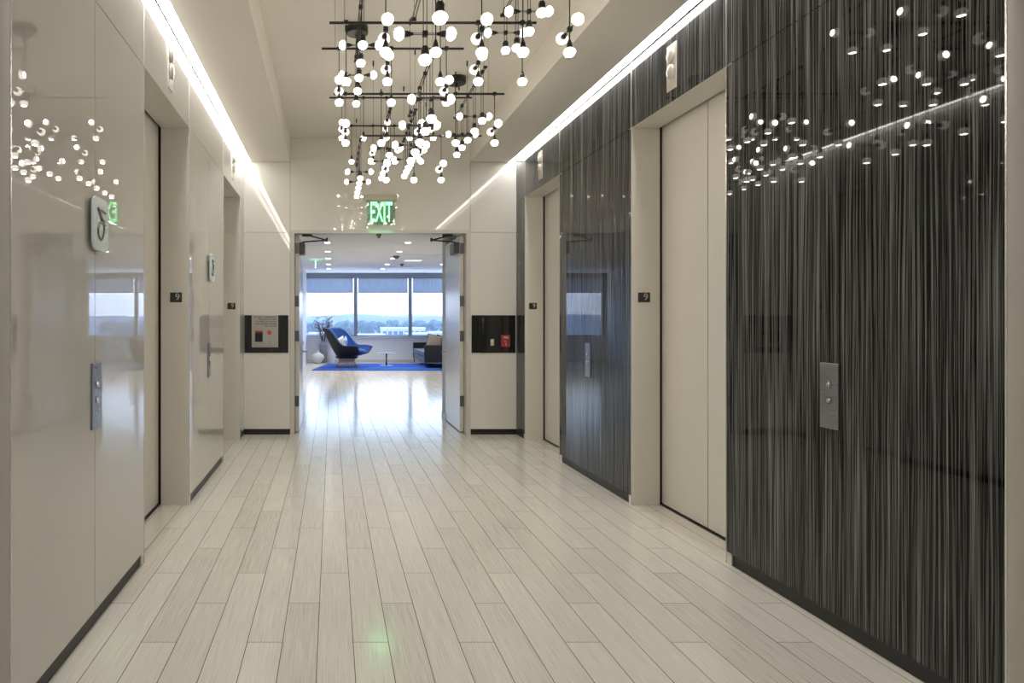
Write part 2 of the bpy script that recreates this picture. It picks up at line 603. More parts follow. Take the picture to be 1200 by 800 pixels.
struct(MB().box((-1.4, YB - .1, 0), (2.6, YB, 3.7)).build('wall_back', M['endpanel']))

# ceiling: raised tray between two soffits
c = MB()
SL = .088                                                   # width of the light slot
c.box((XL + SL, YB, H_WALL), (-.505, YE + .03, 3.72))
c.box((1.67, YB, H_WALL), (XR - SL, YE + .03, 3.72))
c.box((-.52, YB, H_TRAY), (1.69, YE + .03, 3.72))
c.box((XL - .2, YB, 3.44), (XL + SL + .02, YE + .03, 3.72))
c.box((XR - SL - .02, YB, 3.44), (XR + .2, YE + .03, 3.72))
struct(c.build('ceiling', M['ceiling']))

def slot_light(x0, x1, label):
    r = empty('linear_light', ((x0 + x1) / 2, (YB + YE) / 2, H_WALL))
    tag(r, label, 'light')
    hw, hl = (x1 - x0) / 2, (YE - YB) / 2
    df = MB().box((-hw + .006, -hl, .0135), (hw - .006, hl, .020))
    ns = 22
    for q in range(ns):
        y0, y1 = -hl + 2 * hl * q / ns, -hl + 2 * hl * (q + 1) / ns
        f_ = df.bm.faces.new([df.bm.verts.new(v) for v in ((-hw + .006, y0, .012), (-hw + .006, y1, .012), (hw - .006, y1, .012), (hw - .006, y0, .012))])
        f_.material_index = 1
    df.build('diffuser', [M['seam'], M['led']], r)
    h = MB()
    h.box((-hw + .0005, -hl, .0), (-hw + .006, hl, .15)); h.box((hw - .006, -hl, .0), (hw - .0005, hl, .15))
    h.box((-hw + .006, -hl, .02), (hw - .006, hl, .15))
    h.build('housing', M['seam'], r)
slot_light(XL + .004, XL + SL, 'bright white linear light slot running along the top of the gloss white left wall')
slot_light(XR - SL, XR - .004, 'bright white linear light slot running along the top of the striped right wall')

# double door to the lounge, both leaves standing open
d = empty('door_7', ((DX0 + DX1) / 2, YE, 0))
tag(d, 'open double door with white leaves and grey frame leading to the sunlit lounge', 'door', kind='structure')
cx = (DX0 + DX1) / 2
f = MB()
f.box((DX0 - .02 - cx, -.004, 0), (DX0 + .03 - cx, .15, DH + .03), .002)
f.box((DX1 - .03 - cx, -.004, 0), (DX1 + .02 - cx, .15, DH + .03), .002)
f.box((DX0 + .03 - cx, -.004, DH - .012), (DX1 - .03 - cx, .15, DH + .03), .002)
f.build('door_frame', M['frame'], d)
for s, xh in ((1, DX0 + .035), (-1, DX1 - .035)):
    x = xh - cx
    leaf = MB().box((x, .165, .012), (x + s * .045, 1.20, DH - .02), .002).build('door_leaf', M['doorleaf'], d)
    MB().box((x - s * .002, .160, .012), (x + s * .047, .1655, DH - .02)).build('leaf_edge', M['jamb'], leaf)
    for z in (.32, 1.12, 1.55, 2.20):
        h = MB().box((x - s * .006, .150, z), (x + s * .046, .166, z + .13), .001)
        h.tube((x - s * .004, .158, z), (x - s * .004, .158, z + .13), .008)
        h.build('hinge', M['hinge'], leaf)
    # lever handle near the free edge
    lv = MB()
    zf = EYE - (412 - 377) * 9.3 / 800
    fx = x + s * .045
    lv.tube((fx - s * .002, 1.13, zf), (fx + s * .010, 1.13, zf), .027, seg=20)
    lv.path([(fx, 1.13, zf), (fx + s * .05, 1.13, zf), (fx + s * .06, 1.11, zf), (fx + s * .06, 1.02, zf)], .010)
    lv.tube((fx - s * .002, 1.13, zf + .12), (fx + s * .012, 1.13, zf + .12), .022, seg=20)
    lv.build('lever_handle', M['chrome'], leaf)
    # closer with a two-bar arm up to the head of the frame
    cl = MB()
    cl.box((fx, .20, 2.21), (fx + s * .065, .50, 2.345), .006)
    cl.build('door_closer', M['bronze'], leaf)
    ar = MB()
    A = (fx + s * .035, .28, 2.355); B = (fx + s * .34, .22, 2.372); Cc = (fx + s * .13, .12, 2.415)
    ar.path([(A[0], A[1], 2.34), A, B], .009); ar.path([B, Cc], .009)
    ar.box((Cc[0] - .09, Cc[1] - .03, 2.405), (Cc[0] + .03, Cc[1] + .02, 2.43), .002)
    ar.tube((B[0], B[1], 2.355), (B[0], B[1], 2.40), .014)
    ar.build('closer_arm', M['bronze'], leaf)

# ------------------------------------------------------------------ the lounge shell
w = MB()
w.box((-.62, YE + .15, 0), (-.56, LYF - .35, 3.2))                       # pocket behind each leaf
w.box((-.62, LYF - .35, 0), (-.47, LYF, 3.2))
w.box((LX0, LYF - .12, 0), (-.62, LYF, 3.2))
struct(w.build('wall_lounge_left_front', M['lounge_wall']))
w = MB()
w.box((1.70, YE + .15, 0), (1.76, LYF - .35, 3.2))
w.box((1.575, LYF - .35, 0), (1.76, LYF, 3.2))
w.box((1.76, LYF - .12, 0), (LX1, LYF, 3.2))
struct(w.build('wall_lounge_right_front', M['lounge_wall']))
struct(MB().box((LX0 - .12, LYF - .12, 0), (LX0, LYW + .2, 3.2)).build('wall_lounge_left', M['lounge_wall']))
struct(MB().box((LX1, LYF - .12, 0), (LX1 + .12, LYW + .2, 3.2)).build('wall_lounge_right', M['lounge_wall']))
struct(MB().box((-1.04, 19.2, 0), (-.855, LYW - .02, LH)).build('wall_wing', M['lounge_wall']))
struct(MB().box((4.3, 17.9, 0), (LX1, 18.05, LH)).build('wall_pantry', M['lounge_wall']))
SILL, HEAD = .87, 2.98
ww = MB()
ww.box((LX0, LYW, 0), (LX1, LYW + .2, SILL - .04))
struct(ww.build('wall_window_side', M['lounge_wall']))
struct(MB().box((LX0 - .12, YE + .15, LH), (LX1 + .12, LYW + .3, LH + .25)).build('ceiling_lounge', M['lounge_ceiling']))
b_ = MB()
b_.box((LX0, LYW - .012, 0), (LX1, LYW, .09))
b_.box((1.566, LYF - .35, 0), (1.575, LYF, .09)); b_.box((-.47, LYF - .35, 0), (-.461, LYF, .09))
b_.box((1.575, LYF - .36, 0), (1.70, LYF - .35, .09)); b_.box((-.56, LYF - .36, 0), (-.47, LYF - .35, .09))
struct(b_.build('baseboard_lounge', M['frame']))
tr = MB()
tr.box((LX0, LYW - .06, SILL - .04), (LX1, LYW + .16, SILL), .004)
struct(tr.build('trim_3', M['doorleaf']))
tr = MB()
tr.box((LX0, LYW - .03, LH - .14), (LX1, LYW + .10, LH - .0), .003)
struct(tr.build('trim_4', M['mullion']))

mull = [-4.72 + 1.84 * i for i in range(8)]
for i, (a, b) in enumerate(zip(mull, mull[1:])):
    wi = empty('window_%d' % (i + 1), ((a + b) / 2, LYW, SILL))
    tag(wi, kind='structure')
    h = (b - a) / 2
    fr = MB()
    z1 = LH - .14 - SILL
    fr.box((-h - .06, .0, 0), (-h + .06, .12, z1), .004)
    if i == 6: fr.box((h - .06, .0, 0), (h, .12, z1), .004)
    fr.box((-h + .06, .02, 0), (h - .06, .10, .045), .003)
    fr.box((-h + .06, .02, z1 - .03), (h - .06, .10, z1), .003)
    fr.build('window_frame', M['mullion'], wi)
    MB().box((-h + .06, .055, .045), (h - .06, .063, z1 - .03)).build('pane', M['glass'], wi)
    sh = empty('roller_shade', ((a + b) / 2, LYW, SILL + z1))
    tag(sh, ['pale grey roller shade behind the wing wall', 'x', 'x', 'x', 'x', 'x', 'x'][i] , 'roller shade', 'roller shades on the lounge windows')
    bot = SILL + z1 - .50
    MB().box((-h + .085, .018, -.50), (h - .085, .021, -.02)).build('shade_fabric', M['shade'], sh)
    MB().box((-h + .08, .012, -.525), (h - .08, .028, -.50), .003).build('hem_bar', M['mullion'], sh)
    MB().tube((-h + .08, .0, -.02), (h - .08, .0, -.02), .018, seg=14).build('shade_roller', M['mullion'], sh)
    sh['label'] = [
        'half-raised pale shade on the lounge window farthest left, beyond the wing wall',
        'half-raised pale shade on the second lounge window from the left, behind the wing wall',
        'raised pale blue-grey roller shade over the window behind the blue chair and branches',
        'raised blue-grey roller shade over the middle window above the small round table',
        'raised pale blue-grey roller shade over the window behind the dark sofa',
        'raised pale shade on the window to the right of the sofa, seen in wall reflection',
        'raised pale shade on the window next to the pantry wall, seen in wall reflection'][i]

# ------------------------------------------------------------------ chandelier
ch = empty('chandelier', (.6, 4.9, H_TRAY))
tag(ch, 'sprawling black-rod chandelier with dozens of small glowing bulbs hung under the ceiling tray', 'chandelier')
OX, OY, OZ = .6, 4.9, H_TRAY
AX, AZ, RB = .112, .112, (.0305, .0225)           # arm reach, drop under the arms, bulb radii

def bulb_mesh(axis):
    m_ = MB()
    prof = [(0.0, -1.0), (.35, -.95), (.66, -.78), (.88, -.48), (1.0, -.05), (.97, .25), (.82, .58), (.58, .82), (.34, .95), (.30, 1.0)]
    seg = 20
    rings = []
    for r, z in prof[1:]:
        rings.append([m_.bm.verts.new((r * RB[0] * math.cos(2 * PI * k / seg), r * RB[0] * math.sin(2 * PI * k / seg), z * RB[1])) for k in range(seg)])
    tip = m_.bm.verts.new((0, 0, -RB[1]))
    for k in range(seg):
        f_ = m_.bm.faces.new((tip, rings[0][(k + 1) % seg], rings[0][k])); f_.smooth = True; f_.material_index = 1
    for ri, (a, b) in enumerate(zip(rings, rings[1:])):
        for k in range(seg):
            f_ = m_.bm.faces.new((a[k], a[(k + 1) % seg], b[(k + 1) % seg], b[k])); f_.smooth = True
            f_.material_index = 1 if ri == 0 else 0
    m_.bm.faces.new(rings[-1])
    return m_

def proto(mb, name, m_):
    o = mb.build(name, m_)
    me = o.data
    bpy.data.objects.remove(o, do_unlink=True)
    return me

bulb_me = proto(bulb_mesh(0), 'bulb', [M['bulb'], M['bulbtip']])
sock_a = proto(MB().tube((0, 0, .0215), (0, 0, .046), .0150, .0115, 14).tube((0, 0, .046), (0, 0, .062), .0095, .0055, 12), 'socket', M['black'])
sock_b = proto(MB().tube((0, 0, .0205), (0, 0, .050), .0178, .0178, 16).tube((0, 0, .050), (0, 0, .058), .0130, .0130, 12), 'socket', M['black'])

def inst(me, name, parent, loc, rot=(0, 0, 0)):
    o = bpy.data.objects.new(name, me)
    COL.objects.link(o)
    o.parent = parent
    o.location = loc
    o.rotation_euler = rot
    return o

def pend_mesh(L, arms, twin, ry=0.0):
    """hanger under a rod; origin at the centre of the lower bulb, rod at height L. arms: None, 'X' or 'Y'"""
    m_ = MB()
    d_ = .0075 if twin else .0
    rr = .0020 if twin else .0030
    for s_ in ((-1, 1) if twin else (0,)):
        dx, dy = (s_ * d_, 0)
        m_.tube((dx, dy, .05), (dx, dy, L), rr, seg=6)
    m_.box((-.013, -.013, L - .011), (.013, .013, L + .013), .003)
    if arms:
        e = .050
        for q in (-.0032, .0032):
            if arms == 'X':
                m_.tube((-AX + e, 0, AZ + q), (AX - e, 0, AZ + q), .0015, seg=6)
            else:
                m_.tube((0, -AX + e, AZ + q), (0, AX - e, AZ + q), .0020, seg=6)
        m_.box((-.012, -.011, AZ - .012), (.012, .011, AZ + .012), .003)
    return m_

pcache = {}
def pendant(x, y, z, L, arms, twin):
    key = (round(L, 3), arms, twin)
    if key not in pcache:
        pcache[key] = proto(pend_mesh(L, arms, twin), 'pendant', M['black'])
    p = inst(pcache[key], 'pendant', ch, (x - OX, y - OY, z - OZ))
    inst(bulb_me, 'bulb', p, (0, 0, 0))
    inst(sock_b if twin else sock_a, 'socket', p, (0, 0, 0))
    if arms == 'X':
        for s_ in (-1, 1):
            rot = (0, -s_ * PI / 2, 0)
            inst(bulb_me, 'bulb', p, (s_ * AX, 0, AZ), rot)
            inst(sock_a, 'socket', p, (s_ * AX, 0, AZ), rot)
    if arms == 'Y':
        for s_ in (-1, 1):
            rot = (s_ * PI / 2, 0, 0)
            inst(bulb_me, 'bulb', p, (0, s_ * AX, AZ), rot)
            inst(sock_a, 'socket', p, (0, s_ * AX, AZ), rot)

def hang(x, y, zr):
    m_ = MB()
    m_.tube((x - OX, y - OY, zr - OZ), (x - OX, y - OY, 0), .0011, seg=5)
    m_.tube((x - OX, y - OY, -.045), (x - OX, y - OY, 0), .0065, seg=10)
    m_.build('suspension_wire', M['black'], ch)

def x_rod(y, zr, x0, x1, zd, items):
    MB().tube((x0 - OX, y - OY, zr - OZ), (x1 - OX, y - OY, zr - OZ), .0080, seg=10).build('rod', M['black'], ch)
    for (x, fk) in items:
        pendant(x, y, zd, zr - zd, 'Y' if fk else None, False)
    hang(x0 + .09, y, zr); hang(x1 - .12, y, zr)

def y_rod(x, zr, y0, y1, items):
    m_ = MB().tube((x - .007 - OX, y0 - OY, zr - OZ), (x - .007 - OX, y1 - OY, zr - OZ), .0035, seg=8)
    m_.tube((x + .007 - OX, y0 - OY, zr - OZ), (x + .007 - OX, y1 - OY, zr - OZ), .0035, seg=8)
    for yy in (y0 + .012, y1 - .012):
        m_.box((x - .013 - OX, yy - .01 - OY, zr - .009 - OZ), (x + .013 - OX, yy + .01 - OY, zr + .009 - OZ), .002)
    m_.build('rod', M['black'], ch)
    for (y, arms, zd) in items:
        pendant(x, y, zd, zr - zd, 'X' if arms else None, True)
    hang(x, y0 + .05, zr); hang(x, y1 - .05, zr)

x_rod(3.35, 3.040, .17, 1.262, 2.683, [(.264, 1), (.509, 0), (.735, 1), (.937, 0), (1.166, 1)])
x_rod(4.10, 3.155, -.015, 1.227, 2.803, [(.085, 0), (.333, 1), (.651, 0), (.878, 1), (1.143, 0)])
x_rod(4.60, 3.200, -.069, .888, 2.838, [(.048, 1), (.400, 0), (.771, 1)])
x_rod(5.11, 3.065, .013, 1.290, 2.700, [(.102, 1), (.370, 0), (.658, 1), (.926, 0), (1.217, 1)])
x_rod(5.80, 2.940, .261, 1.269, 2.567, [(.460, 1), (.696, 0), (.928, 1)])
x_rod(6.40, 3.460, -.024, 1.312, 3.084, [(.092, 1), (.296, 0), (.512, 1), (.728, 0), (.950, 1)])
x_rod(6.90, 3.340, .140, 1.070, 2.980, [(.198, 0), (.414, 1), (.630, 0), (.901, 1)])
y_rod(.181, 3.340, 3.92, 5.20, [(4.02, 0, 2.99), (4.30, 1, 2.99), (4.56, 0, 2.99), (4.82, 1, 2.99), (5.10, 0, 2.99)])
y_rod(.405, 2.860, 2.00, 3.40, [(2.15, 1, 2.50), (2.56, 0, 2.50), (2.97, 1, 2.50)])
y_rod(.572, 2.880, 3.83, 5.05, [(3.93, 1, 2.529), (4.19, 0, 2.529), (4.45, 1, 2.529), (4.70, 0, 2.529), (4.95, 1, 2.529)])
y_rod(.676, 3.070, 5.50, 6.48, [(5.60, 0, 2.72), (5.84, 1, 2.72), (6.02, 0, 2.72), (6.19, 1, 2.72), (6.38, 0, 2.72)])
y_rod(.469, 3.070, 5.47, 6.56, [(5.57, 0, 2.72), (5.80, 1, 2.72), (6.03, 0, 2.72), (6.26, 1, 2.72), (6.46, 0, 2.72)])
y_rod(.268, 3.070, 6.36, 7.50, [(6.46, 0, 2.72), (6.70, 1, 2.72), (6.93, 0, 2.72), (7.18, 1, 2.72), (7.40, 0, 2.72)])
y_rod(1.096, 3.180, 4.87, 6.10, [(4.98, 0, 2.827), (5.25, 1, 2.827), (5.51, 0, 2.827), (5.75, 1, 2.827), (5.99, 0, 2.827)])
y_rod(1.113, 3.360, 3.50, 4.47, [(3.62, 0, 3.00), (3.855, 1, 3.00), (4.11, 0, 3.01), (4.376, 1, 3.10)])
for (x, y, r_, zz) in ((.19, 5.13, .082, 3.34), (1.13, 6.2, .088, 3.18)):
    m_ = MB()
    m_.lathe([(r_ * .96, -.055), (r_, -.050), (r_, -.0)], (x - OX, y - OY, 0), 32)
    m_.tube((x - OX, y - OY, -.085), (x - OX, y - OY, -.05), .012, seg=12)
    m_.build('ceiling_canopy', M['black'], ch)
for (x, y, zz) in ((.19, 5.13, 3.34), ):
    MB().tube((x - OX, y - OY, zz - OZ), (x - OX, y - OY, -.05), .004, seg=8).build('feed_cable', M['black'], ch)
MB().tube((1.10 - OX, 6.08 - OY, 3.18 - OZ), (1.12 - OX, 6.19 - OY, -.05), .004, seg=8).build('feed_cable', M['black'], ch)

# ------------------------------------------------------------------ fittings on the lobby walls
def rounded_rect(w_, h_, r_, n=6):
    pts = []
    for (cx_, cy_, a0) in ((w_ / 2 - r_, h_ / 2 - r_, 0), (-w_ / 2 + r_, h_ / 2 - r_, 90), (-w_ / 2 + r_, -h_ / 2 + r_, 180), (w_ / 2 - r_, -h_ / 2 + r_, 270)):
        for k in range(n + 1):
            a = R(a0 + 90 * k / n)
            pts.append((cx_ + r_ * math.cos(a), cy_ + r_ * math.sin(a)))
    return pts

def call_panel(x, s, y, z, label):
    """s=-1: on the left wall facing +X; s=+1: on the right wall facing -X"""
    r = empty('call_button_panel', (x, y, z))
    tag(r, label, 'elevator button panel')
    n_ = -s
    MB().box((0, -.056, -.146), (n_ * .009, .056, .146), .0015).build('face_plate', M['steel'], r)
    for dz in (.050, -.020):
        b1 = MB().tube((n_ * .008, 0, dz), (n_ * .0125, 0, dz), .0175, .0165, 24).build('button_ring', M['darkchrome'], r)
        MB().tube((n_ * .009, 0, dz), (n_ * .016, 0, dz), .0105, .0095, 20).build('button', M['chrome'], b1)
call_panel(XL, -1, 3.055, 1.03, 'steel two-button call panel on the near left gloss white wall panel')
call_panel(XL, -1, 5.87, 1.03, 'steel two-button call panel on the left gloss white wall between the two elevators')
call_panel(XR, 1, 3.045, 1.03, 'steel two-button call panel on the large striped wall panel nearest the camera')
call_panel(XR, 1, 5.92, 1.03, 'steel two-button call panel on the striped wall between the two elevators')

def lantern(x, s, y, z, label):
    r = empty('hall_lantern', (x, y, z))
    tag(r, label, 'elevator hall lantern')
    n_ = -s
    MB().box((0, -.060, -.155), (n_ * .008, .060, .145), .0015).build('face_plate', M['housing'] if s > 0 else M['seam'], r)
    for dz in (.068, -.036):
        d_ = MB()
        prof = [(.046, 0), (.046, .007), (.042, .013), (.030, .017), (.012, .019)]
        d_.lathe(prof, (0, 0, 0), 28)
        bmesh.ops.rotate(d_.bm, verts=d_.bm.verts, cent=(0, 0, 0), matrix=Matrix.Rotation(n_ * PI / 2, 3, 'Y'))
        bmesh.ops.translate(d_.bm, verts=d_.bm.verts, vec=(n_ * .007, 0, dz))
        d_.build('lens', M['lens'], r)
for (a, b), who in ((OPEN[1], 'nearer'), (OPEN[2], 'farther')):
    y = (a + b) / 2
    lantern(XL, -1, y, 3.03, 'pale two-lens hall lantern above the %s elevator on the gloss white left wall' % who)
    lantern(XR, 1, y, 3.03, 'pale two-lens hall lantern above the %s elevator on the striped right wall' % who)

def floor_plate(x, y, label):
    r = empty('floor_number_plate', (x, y, 1.542))
    tag(r, label, 'number plate')
    MB().box((-.044, -.005, -.036), (.044, .0, .036), .0008).build('plate', M['blackgloss'], r)
    text_mesh('numeral', '9', .072, M['digit'], r, (.012, -.0056, .001), (PI / 2, 0, 0))
for (yy, who) in ((OPEN[1][1], 'nearer'), (OPEN[2][1], 'farther')):
    floor_plate(XL - .098, yy, 'small black plate reading 9 on the jamb of the %s left elevator' % who)
    floor_plate(XR + .092, yy, 'small black plate reading 9 on the jamb of the %s right elevator' % who)

def glyph_sign(y, z, label):
    r = empty('wall_sign', (XL, y, z))
    tag(r, label, 'sign')
    pts = rounded_rect(.200, .236, .045)
    MB().prism([(.016, p, q) for p, q in pts], (.010, 0, 0)).build('sign_face', M['pearl'], r)
    MB().tube((0, 0, .07), (.017, 0, .07), .012, seg=16).tube((0, 0, -.07), (.017, 0, -.07), .012, seg=16).build('standoff', M['chrome'], r)
    def uv(a, b):
        return (.0285, (a - 332) / 195 * .200, (445 - b) / 590 * .236)
    gl = MB()
    loop = [(345, 405), (325, 420), (300, 455), (284, 510), (290, 570), (310, 612), (330, 620), (350, 590), (362, 540), (366, 480), (356, 430), (345, 405)]
    gl.path([uv(*p) for p in loop], .0042)
    gl.path([uv(286, 275), uv(310, 325), uv(345, 405)], .0058)
    gl.path([uv(290, 282), uv(345, 288), uv(385, 300)], .0042)
    gl.path([uv(345, 405), uv(365, 400), uv(384, 396)], .0030)
    gl.box(Vector(uv(368, 385)) + Vector((-.003, 0, 0)), Vector(uv(388, 405)) + Vector((.003, 0, 0)))
    gl.box(Vector(uv(368, 428)) + Vector((-.003, 0, 0)), Vector(uv(388, 448)) + Vector((.003, 0, 0)))
    gl.build('raised_symbol', M['darkchrome'], r)
glyph_sign(3.06, 1.795, 'pale rounded sign with looped symbol on the left wall nearest the camera')
glyph_sign(5.92, 1.828, 'pale rounded sign with looped symbol on the left wall between the elevators')

# fire command panel to the left of the doorway
r = empty('emergency_panel', (-.788, YE, 1.213))
tag(r, 'black wall panel with engraved silver emergency plate left of the doorway', 'wall panel')
MB().box((-.268, -.010, -.226), (.262, .004, .226), .001).build('backing_panel', M['blackgloss'], r)
p = MB().box((-.180, -.014, -.160), (.140, -.009, .226), .001).build('silver_plate', M['silver'], r)
text_mesh('lettering', 'IN CASE OF EMERGENCY\nPUSH RED BUTTON\nTO OPEN EXIT DOORS\nAND SECURITY ALARM\nWILL SOUND', .0245, M['ink'], p, (.120, -.0145, .192), (PI / 2, 0, 0), 'RIGHT', space=1.12, bold=.0004).location.z = .150
b1 = MB().box((-.138, -.034, -.092), (-.046, -.013, .022), .006).build('switch_box', M['base'], r)
MB().box((-.140, -.037, .018), (-.044, -.013, .040), .004).build('red_cap', M['red'], b1)
b2 = MB().tube((.032, -.012, .020), (.032, -.022, .020), .026, .024, 24).build('button_collar', M['red'], r)
MB().tube((.032, -.018, .020), (.032, -.036, .020), .014, .013, 20).build('push_button', M['redlamp'], b2)
MB().box((.035, -.016, -.105), (.055, -.0135, -.085), .001).build('key_switch', M['steel'], r)

# phone and pull station panel to the right of the doorway
r = empty('fire_phone_panel', (1.952, YE, 1.213))
tag(r, 'black wall panel with handset and red pull station right of the doorway', 'wall panel')
MB().box((-.268, -.010, -.226), (.262, .004, .226), .001).build('backing_panel', M['blackgloss'], r)
hs = MB()
hs.box((-.178, -.022, -.005), (-.102, -.009, .190), .004)
hs.build('handset_cradle', M['base'], r)
h2 = MB()
h2.path([(-.140, -.045, .175), (-.140, -.060, .120), (-.140, -.060, .060), (-.140, -.045, .005)], [.022, .016, .016, .024], 12)
h2.build('handset', M['base'], r)
MB().box((-.1425, -.080, .130), (-.1375, -.070, .212), .001).tube((-.14, -.074, .13), (-.14, -.02, .13), .003).build('hook', M['chrome'], r)
cd = MB()
pts = []
for k in range(140):
    tt = k / 139
    pts.append((-.140 + .007 * math.cos(k * .9), -.026 + .007 * math.sin(k * .9), -.005 - .225 * tt))
cd.path(pts, .0026, 5)
cd.build('coiled_cord', M['base'], r)
MB().box((-.040, -.015, -.140), (.0, -.009, -.062), .002).box((-.030, -.020, -.118), (-.010, -.013, -.086), .002).build('wall_jack', M['ivory'], r)
ps = MB().box((.085, -.040, -.155), (.190, -.009, -.012), .005).build('pull_station', M['red'], r)
MB().box((.100, -.046, -.098), (.176, -.039, -.074), .002).build('pull_bar', M['ink'], ps)
text_mesh('lettering', 'FIRE', .030, M['whitefab'], ps, (.1375, -.0408, -.042), (PI / 2, 0, 0), bold=.0006)
MB().box((.112, -.050, -.090), (.150, -.045, -.083), .001).box((.134, -.043, -.138), (.142, -.039, -.108), .001).build('white_marking', M['whitefab'], ps)

# exit sign over the doorway
ES = (.590, YE, 2.67)
r = empty('exit_sign', ES)
tag(r, 'green lit clear acrylic EXIT sign above the open lounge doorway', 'exit sign')
MB().box((-.190, -.085, .145), (.190, .0, .215), .006).build('housing', M['housing'], r)
MB().box((-.170, -.050, -.150), (.170, -.042, .150), .001).build('clear_panel', M['acrylic'], r)
tx = text_mesh('exit_lettering', 'EXIT', .285, M['exitgreen'], r, (.0, -.052, -.005), (PI / 2, 0, 0), depth=.0012, bold=.004)
tx.scale = (.46, 1.18, 1)
bd = MB()
for (a0, a1, b0, b1_) in ((-.170, .170, .137, .143), (-.170, .170, -.150, -.145), (-.170, -.165, -.150, .143), (.165, .170, -.150, .143)):
    bd.box((a0, -.0535, b0), (a1, -.0505, b1_))
bd.build('panel_border', M['lens'], r)
ld = bpy.data.lights.new('exit_glow', 'AREA')
ld.shape = 'RECTANGLE'; ld.size = .30; ld.size_y = .02
ld.color = (.12, 1.0, .35); ld.energy = .2; ld.spread = R(105)
lo = bpy.data.objects.new('exit_glow', ld)
COL.objects.link(lo); lo.parent = r; lo.location = (0, -.030, -.152); lo.rotation_euler = (R(-25), 0, 0)

o = MB()
o.lathe([(.035, 0), (.035, -.012), (.022, -.026), (.012, -.040), (.022, -.044), (.022, -.048)], (.57, YE + .075, DH - .012), 20)
tag(o.build('sprinkler_head', M['darkchrome']), 'small dark sprinkler head under the head of the lounge doorway', 'sprinkler')

# ------------------------------------------------------------------ lounge ceiling fittings
def downlight(x, y, label):
    r = empty('downlight', (x, y, LH))
    tag(r, label, 'ceiling light', 'recessed downlights in the lounge ceiling')
    MB().lathe([(.076, 0.0), (.076, -.006), (.060, -.007), (.060, 0.0)], (0, 0, 0), 28).build('trim_ring', M['white'], r)
    MB().lathe([(.058, -.0075), (.058, -.0095)], (0, 0, 0), 28).build('lens', M['downlight'], r)
    l_ = bpy.data.lights.new('downlight_lamp', 'SPOT')
    l_.energy = DOWN_W; l_.spot_size = R(100); l_.spot_blend = .6; l_.shadow_soft_size = .05
    l_.color = (1.0, .93, .82)
    lo_ = bpy.data.objects.new('downlight_lamp', l_)
    COL.objects.link(lo_); lo_.parent = r; lo_.location = (0, 0, -.02)
nth = ['nearest', 'second', 'middle', 'fourth', 'farthest']
for i, y in enumerate((14.1, 15.9, 17.65, 19.4, 21.1)):
    downlight(-.10, y, '%s round downlight in the left row of the lounge ceiling' % nth[i])
    downlight(1.57, y, '%s round downlight in the middle row of the lounge ceiling' % nth[i])
    if i % 2 == 1:
        downlight(3.14, y, '%s round downlight in the right row of the lounge ceiling' % ('nearer' if i == 1 else 'farther'))
r = empty('recessed_panel_light', (2.15, 18.2, LH))
tag(r, 'bright rectangular panel light in the lounge ceiling right of the downlights', 'ceiling light')
MB().box((-.26, -.26, -.008), (.26, .26, 0), .002).build('panel_frame', M['white'], r)
MB().box((-.22, -.22, -.010), (.22, .22, -.007)).build('diffuser', mat('soft panel diffuser', (.9, .9, .9), .5, emit=(1, .97, .92), es=.12), r)
for (x0, x1, y, lab) in ((1.72, 2.68, 16.6, 'nearer thin dark linear air slot in the lounge ceiling'), (1.7, 2.4, 20.3, 'farther thin dark linear air slot in the lounge ceiling')):
    r = empty('linear_diffuser', ((x0 + x1) / 2, y, LH))
    tag(r, lab, 'air vent')
    h = (x1 - x0) / 2
    MB().box((-h, -.03, -.004), (h, .03, 0)).build('vent_frame', M['white'], r)
    MB().box((-h + .01, -.012, -.0055), (h - .01, .012, -.0035)).build('slot', M['dark'], r)
for (x, y, rr, lab) in ((1.60, 17.0, .085, 'grey round smoke detector between the downlight rows'), (1.98, 19.3, .06, 'small dark ceiling sensor beyond the panel light')):
    tag(MB().lathe([(rr, 0), (rr * .95, -.03), (rr * .6, -.05), (rr * .5, -.07)], (x, y, LH), 24).build('smoke_detector', M['hinge']), lab, 'smoke detector')
r = empty('hanging_exit_sign', (-.43, 18.0, LH))
tag(r, 'edge-on green exit sign hanging from the lounge ceiling at the far left', 'exit sign')
MB().box((-.14, -.03, -.035), (.24, .03, 0), .004).build('housing', M['ivory'], r)
MB().box((-.012, -.17, -.215), (.0, .17, -.035), .001).build('sign_panel', mat('pale green lit acrylic', (.5, .9, .75), .3, emit=(.35, 1, .75), es=.8), r)

# ------------------------------------------------------------------ lounge furniture
# rug
rg = MB()
pts = [(-.57, 19.10), (3.75, 19.02), (3.75, 22.0), (-.13, 22.0)]
rg.prism([(x, y, 0.0) for x, y in pts], (0, 0, .018))
tag(rg.build('area_rug', M['rug']), 'bright blue rug under the round-backed chair, small table and sofa', 'rug')

